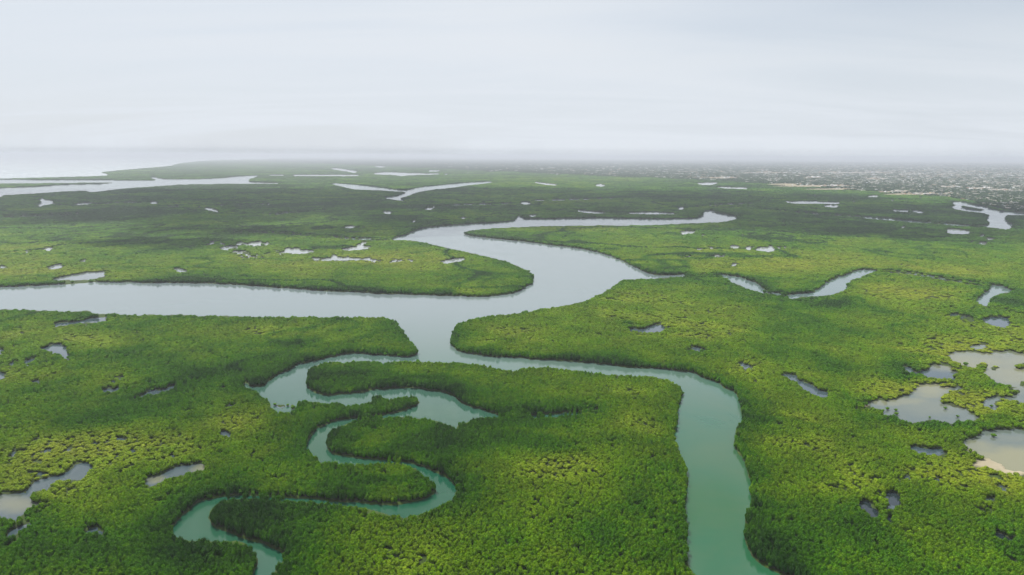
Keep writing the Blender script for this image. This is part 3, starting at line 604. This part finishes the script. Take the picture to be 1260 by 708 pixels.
# ------------------------------------------------------------------ houses
HM = [simple('plaster_white', (.78, .76, .70), .8, .15, .05), simple('plaster_sand', (.55, .43, .28), .8, .15, .05), simple('plaster_grey', (.42, .40, .37), .8, .15, .05), simple('plaster_rose', (.50, .32, .24), .8, .15, .05)]
RM = [simple('roof_sheet_pale', (.74, .74, .72), .5, .15, .05), simple('roof_tin', (.42, .44, .46), .4, .2, .05), simple('roof_rust', (.28, .13, .08), .7, .3, .05), simple('roof_concrete', (.5, .47, .42), .85, .2, .05)]
M_OPEN = simple('window_dark', (.03, .035, .04), .3, .1, 1)
def house_geo(w, d, hh, gable):
    vs = [(-w, -d, 0), (w, -d, 0), (w, d, 0), (-w, d, 0), (-w, -d, hh), (w, -d, hh), (w, d, hh), (-w, d, hh)]
    wf_ = [(0, 1, 5, 4), (1, 2, 6, 5), (2, 3, 7, 6), (3, 0, 4, 7)]
    e = .5
    if gable:
        rv = [(-w - e, -d - e, hh - .1), (w + e, -d - e, hh - .1), (w + e, d + e, hh - .1), (-w - e, d + e, hh - .1), (-w - e, 0, hh + d * .5), (w + e, 0, hh + d * .5)]
        rf = [(0, 1, 5, 4), (2, 3, 4, 5), (1, 2, 5, 5), (3, 0, 4, 4), (3, 2, 1, 0)]
    else:
        rv = [(-w - .2, -d - .2, hh + .02), (w + .2, -d - .2, hh + .02), (w + .2, d + .2, hh + .02), (-w - .2, d + .2, hh + .02), (-w - .2, -d - .2, hh + .7), (w + .2, -d - .2, hh + .7), (w + .2, d + .2, hh + .7), (-w - .2, d + .2, hh + .7)]
        rf = [(0, 1, 5, 4), (1, 2, 6, 5), (2, 3, 7, 6), (3, 0, 4, 7), (4, 5, 6, 7), (3, 2, 1, 0)]
    return vs, wf_, rv, rf
HT = [(7, 5, 3.4, 1, 0, 0, 'white walled house with a pale pitched sheet roof'), (9, 7, 6.6, 0, 1, 3, 'sand coloured two storey house with a flat concrete roof'), (6, 5, 3.2, 1, 1, 2, 'sand walled house with a rusty pitched roof'),
      (8, 6, 3.6, 1, 2, 1, 'grey block house with a tin pitched roof'), (11, 7, 6.8, 0, 0, 3, 'large white two storey house with a flat roof'), (7, 6, 3.4, 0, 3, 0, 'low rose coloured house with a pale flat roof')]
def quads_to(vs, fs): return [tuple(dict.fromkeys(f)) for f in fs]
HMESH = []
for w, d, hh, g, wm, rm, lb in HT:
    vs, wf_, rv, rf = house_geo(w, d, hh, g)
    wm_me = bpy.data.meshes.new('house_wall')
    # door and window openings as recessed dark panes set proud by 3 cm
    vv2 = list(vs); ff2 = list(wf_); mi = [0] * 4
    for k in range(4):
        xx = -w + (k + .5) * w / 2; z0 = .1 if k == 1 else 1.; b0 = len(vv2)
        vv2 += [(xx - .5, -d - .03, z0), (xx + .5, -d - .03, z0), (xx + .5, -d - .03, 2.2), (xx - .5, -d - .03, 2.2)]; ff2.append((b0, b0 + 1, b0 + 2, b0 + 3)); mi.append(1)
    wm_me.from_pydata(vv2, [], ff2); wm_me.materials.append(HM[wm]); wm_me.materials.append(M_OPEN)
    wm_me.polygons.foreach_set('material_index', mi)
    rm_me = bpy.data.meshes.new('house_roof'); rm_me.from_pydata(rv, [], quads_to(rv, rf)); rm_me.materials.append(RM[rm])
    HMESH.append((wm_me, rm_me, (vs, wf_, rv, rf, wm, rm)))
# candidate sites, denser towards the right
hp = rings(2200, 48000, 17., .0052, R(40)); hx, hy, hs = hp.T; hr = np.hypot(hx, hy)
hu, hv = to_px(hx, hy, 0 * hx)
dens = np.interp(hu, [300, 520, 640, 800, 900, 1000, 1100, 1260], [.0, .03, .13, .2, .28, .48, .68, .74]) * (.35 + 1.3 * fbm(hx, hy, 700, 101, 4))
dens *= np.interp(hv - np.interp(hu, TB[:, 0], TB[:, 1], left=0), [-14, -6, -1, 1], [1, 1, .6, .1])
band = np.where((hu > 1080) & (hv < 244) & (hv > 236), 1.2, 1.); dens *= band * .55
ok = in_town(hx, hy) & (rng.uniform(0, 1, len(hx)) < dens) & (samp(kindmap, hu, hv) == 0) & (hv > 180)
hx, hy, hs, hr, hu = hx[ok], hy[ok], hs[ok], hr[ok], hu[ok]
hk = rng.choice(6, len(hx), p=[.24, .2, .1, .12, .2, .14]); hrot = rng.uniform(-.35, .35, len(hx)) + rng.integers(0, 2, len(hx)) * 1.57
order = np.argsort(np.where((hu > 0) & (hu < 1260), hr, 1e9)); solo = order[:290]; many = order[290:]
print('houses', len(hx))
for i in solo:
    k = int(hk[i]); w_, r_, _ = HMESH[k]; f = 1 + .3 * random.random()
    e = link('house', None); e.location = (hx[i], hy[i], 1.5); e.rotation_euler = (0, 0, hrot[i]); e.scale = (f, f, f)
    tag(e, HT[k][6] + ' in the far town', 'house', HT[k][6].split(' with')[0] + 's of the far town')
    link('wall', w_, e); link('roof', r_, e)
# the remaining thousands, one mesh
bv = []; bf = []; bm_ = []; n = 0
for k in range(6):
    vs, wf_, rv, rf, wm, rm = HMESH[k][2]; vs = np.array(vs, float); rv = np.array(rv, float); ids = many[hk[many] == k]
    tpl = np.vstack([vs, rv]); fc = [tuple(q) for q in wf_] + [tuple(j + 8 for j in q) for q in rf if len(set(q)) == 4]; tri = [tuple(j + 8 for j in dict.fromkeys(q)) for q in rf if len(set(q)) == 3]
    mt_ = [wm] * 4 + [4 + rm] * (len(fc) - 4)
    if not len(ids): continue
    g = np.clip(hs[ids] / 24., 1.1, 2.4) * (.7 + .8 * np.random.default_rng(k).uniform(0, 1, len(ids)) ** 2); c, s_ = np.cos(hrot[ids]), np.sin(hrot[ids])
    X = tpl[None, :, :] * np.stack([g, g, 1 + (g - 1) * .4], -1)[:, None, :]
    Y = np.stack([X[..., 0] * c[:, None] - X[..., 1] * s_[:, None] + hx[ids][:, None], X[..., 0] * s_[:, None] + X[..., 1] * c[:, None] + hy[ids][:, None], X[..., 2] + 1.5], -1)
    F_ = np.array(fc)[None] + (np.arange(len(ids)) * len(tpl))[:, None, None] + n
    bv.append(Y.reshape(-1, 3)); bf.append(F_.reshape(-1, 4)); bm_.append(np.tile(mt_, len(ids))); n += len(ids) * len(tpl)
o = link('distant_town', np_mesh('distant_town', np.vstack(bv), np.vstack(bf), HM + RM, np.concatenate(bm_)))
tag(o, 'thousands of pale houses of the town fading into haze on the horizon', 'town', kind='stuff')

# ------------------------------------------------------------------ clouds (high above the view, they throw the shade over the middle distance)
SUN_EL = R(56); SUN_AZ = R(-32)           # from the view direction, negative = left
sd = Vector((math.cos(SUN_EL) * math.sin(SUN_AZ), math.cos(SUN_EL) * math.cos(SUN_AZ), math.sin(SUN_EL)))
def cloud_material():
    m, nt, out = mat('cloud_vapour'); L = nt.links
    tc = N(nt, 'ShaderNodeTexCoord'); n = N(nt, 'ShaderNodeTexNoise', Scale=3.2, Detail=6.0, Roughness=.6); L.new(tc.outputs['Object'], n.inputs['Vector'])
    ln = N(nt, 'ShaderNodeVectorMath', operation='LENGTH'); L.new(tc.outputs['Object'], ln.inputs[0])
    su = N(nt, 'ShaderNodeMath', operation='SUBTRACT'); L.new(n.outputs['Fac'], su.inputs[0])
    ml = N(nt, 'ShaderNodeMath', operation='MULTIPLY'); L.new(ln.outputs['Value'], ml.inputs[0]); ml.inputs[1].default_value = .45; L.new(ml.outputs[0], su.inputs[1])
    mr = N(nt, 'ShaderNodeMapRange', interpolation_type='SMOOTHSTEP'); mr.inputs[1].default_value = .02; mr.inputs[2].default_value = .24; mr.inputs[4].default_value = .86; L.new(su.outputs[0], mr.inputs[0])
    t = N(nt, 'ShaderNodeBsdfTransparent'); d = N(nt, 'ShaderNodeBsdfDiffuse'); d.inputs[0].default_value = (.9, .9, .9, 1)
    tl = N(nt, 'ShaderNodeBsdfTranslucent'); tl.inputs[0].default_value = (.9, .9, .9, 1); ms = N(nt, 'ShaderNodeMixShader'); ms.inputs[0].default_value = .5; L.new(d.outputs[0], ms.inputs[1]); L.new(tl.outputs[0], ms.inputs[2])
    mx = N(nt, 'ShaderNodeMixShader'); L.new(mr.outputs[0], mx.inputs[0]); L.new(t.outputs[0], mx.inputs[1]); L.new(ms.outputs[0], mx.inputs[2]); L.new(mx.outputs[0], out.inputs['Surface']); return m
M_CLOUD = cloud_material()
CV, CF = ico(4)
def cloud(u, v, rx, ry, alt, seed):
    gx_, gy_ = to_ground(u, v); p = Vector((float(gx_), float(gy_), 0)) + sd * (alt / sd.z)
    r_ = np.random.default_rng(seed); dirs = r_.normal(size=(14, 3)); dirs /= np.linalg.norm(dirs, axis=1)[:, None]
    w = .72 + .3 * (np.maximum(CV @ dirs.T, 0) ** 8).max(1); q = CV * w[:, None]; q[:, 2] = np.where(q[:, 2] < 0, q[:, 2] * .3, q[:, 2])
    o = link('cloud', np_mesh('cloud', q, CF, [M_CLOUD], smooth=True)); o.location = p; o.scale = (rx, ry, 260)
    tag(o, 'high drifting cloud above the delta', 'cloud', 'clouds above the delta', 'stuff')
# (where the shade falls in the photograph, half sizes in metres)
for i, (u, v, rx, ry) in enumerate([(150,252,1500,1300),(480,252,1300,1500),(760,255,1200,1100),(620,272,600,420),(1050,262,1300,900),(1280,262,900,800),(880,243,1100,900),(330,240,1500,1000),(20,240,1500,900),(1180,290,520,200),(420,285,420,200),(250,285,330,120),(1010,280,420,220),(600,236,900,600),(200,300,300,110),(560,546,26,14)][:15]):
    cloud(u, v, rx, ry, 2300, i + 5)

# ------------------------------------------------------------------ haze
def haze():
    m, nt, out = mat('haze_air'); v = nt.nodes.new('ShaderNodeVolumePrincipled')
    v.inputs['Color'].default_value = (.85, .90, .99, 1); v.inputs['Density'].default_value = HAZE; v.inputs['Anisotropy'].default_value = .2
    nt.links.new(v.outputs[0], out.inputs['Volume'])
    a = 72000.; z0, z1 = -4., 285.
    vs = [(-a, -a, z0), (a, -a, z0), (a, a, z0), (-a, a, z0), (-a, -a, z1), (a, -a, z1), (a, a, z1), (-a, a, z1)]
    fs = [(3, 2, 1, 0), (4, 5, 6, 7), (0, 1, 5, 4), (1, 2, 6, 5), (2, 3, 7, 6), (3, 0, 4, 7)]
    o = link('haze', np_mesh('haze', vs, fs, [m])); tag(o, 'pale humid haze over the delta', 'haze', kind='stuff')
HAZE = .000064
haze()

# ------------------------------------------------------------------ sun, sky
sl = bpy.data.lights.new('sun', 'SUN'); sl.energy = 5.0; sl.angle = R(.6); sl.color = (1., .96, .88)
so = link('sun', sl); so.rotation_euler = (-sd).to_track_quat('-Z', 'Y').to_euler()
w = bpy.data.worlds.new('World'); scene.world = w; w.use_nodes = True; nt = w.node_tree; nt.nodes.clear(); L = nt.links
out = nt.nodes.new('ShaderNodeOutputWorld'); bg = nt.nodes.new('ShaderNodeBackground'); L.new(bg.outputs[0], out.inputs[0])
sky = nt.nodes.new('ShaderNodeTexSky'); sky.sky_type = 'NISHITA'; sky.sun_disc = False; sky.sun_elevation = SUN_EL; sky.sun_rotation = SUN_AZ
sky.altitude = 0; sky.air_density = 1.; sky.dust_density = 2.; sky.ozone_density = 1.
bg.inputs['Strength'].default_value = .09
# thin veil of high cloud
tc = N(nt, 'ShaderNodeTexCoord'); sp = N(nt, 'ShaderNodeSeparateXYZ'); L.new(tc.outputs['Generated'], sp.inputs[0])
zc_ = N(nt, 'ShaderNodeMath', operation='MAXIMUM'); zc_.inputs[1].default_value = .02; L.new(sp.outputs['Z'], zc_.inputs[0])
ad = N(nt, 'ShaderNodeMath', operation='ADD'); ad.inputs[1].default_value = .12; L.new(zc_.outputs[0], ad.inputs[0])
dx = N(nt, 'ShaderNodeMath', operation='DIVIDE'); dy = N(nt, 'ShaderNodeMath', operation='DIVIDE'); L.new(sp.outputs['X'], dx.inputs[0]); L.new(sp.outputs['Y'], dy.inputs[0]); L.new(ad.outputs[0], dx.inputs[1]); L.new(ad.outputs[0], dy.inputs[1])
cb = N(nt, 'ShaderNodeCombineXYZ'); L.new(dx.outputs[0], cb.inputs[0]); L.new(dy.outputs[0], cb.inputs[1])
mp = N(nt, 'ShaderNodeMapping'); mp.inputs['Rotation'].default_value = (0, 0, .5); mp.inputs['Scale'].default_value = (.28, .9, 1); L.new(cb.outputs[0], mp.inputs[0])
cn = N(nt, 'ShaderNodeTexNoise', Scale=1.1, Detail=7.0, Roughness=.55, Distortion=.6); L.new(mp.outputs[0], cn.inputs['Vector'])
cr = N(nt, 'ShaderNodeMapRange', interpolation_type='SMOOTHSTEP'); cr.inputs[1].default_value = .3; cr.inputs[2].default_value = .62; cr.inputs[3].default_value = .86; cr.inputs[4].default_value = 1.; L.new(cn.outputs['Fac'], cr.inputs[0])
mxw = N(nt, 'ShaderNodeMix', data_type='RGBA'); L.new(cr.outputs[0], mxw.inputs[0]); L.new(sky.outputs[0], mxw.inputs[6]); mxw.inputs[7].default_value = (7.3, 7.85, 8.5, 1)
L.new(mxw.outputs[2], bg.inputs[0])
vc = ramp(nt, cn.outputs['Fac'], [(.3, (.715, .775, .85)), (.68, (.755, .80, .855))]); vs_ = N(nt, 'ShaderNodeVectorMath', operation='SCALE'); vs_.inputs['Scale'].default_value = 10.3
L.new(vc.outputs[0], vs_.inputs[0]); L.new(vs_.outputs[0], mxw.inputs[7])
xr = N(nt, 'ShaderNodeMapRange', interpolation_type='SMOOTHSTEP'); xr.inputs[1].default_value = -.1; xr.inputs[2].default_value = .6; xr.inputs[4].default_value = .45; L.new(sp.outputs['X'], xr.inputs[0])
zr = N(nt, 'ShaderNodeMapRange', interpolation_type='SMOOTHSTEP'); zr.inputs[1].default_value = .04; zr.inputs[2].default_value = .24; L.new(sp.outputs['Z'], zr.inputs[0])
xz = N(nt, 'ShaderNodeMath', operation='MULTIPLY'); L.new(xr.outputs[0], xz.inputs[0]); L.new(zr.outputs[0], xz.inputs[1])
fs_ = N(nt, 'ShaderNodeMath', operation='SUBTRACT'); L.new(cr.outputs[0], fs_.inputs[0]); L.new(xz.outputs[0], fs_.inputs[1]); L.new(fs_.outputs[0], mxw.inputs[0])

# ------------------------------------------------------------------ render settings
scene.view_settings.view_transform = 'Standard'; scene.view_settings.look = 'None'; scene.view_settings.exposure = .15; scene.view_settings.gamma = 1
c = scene.cycles; c.max_bounces = 5; c.diffuse_bounces = 2; c.glossy_bounces = 2; c.transmission_bounces = 2; c.volume_bounces = 0; c.transparent_max_bounces = 16
c.use_denoising = True; c.caustics_reflective = False; c.caustics_refractive = False
try: c.denoiser = 'OPENIMAGEDENOISE'
except Exception: pass
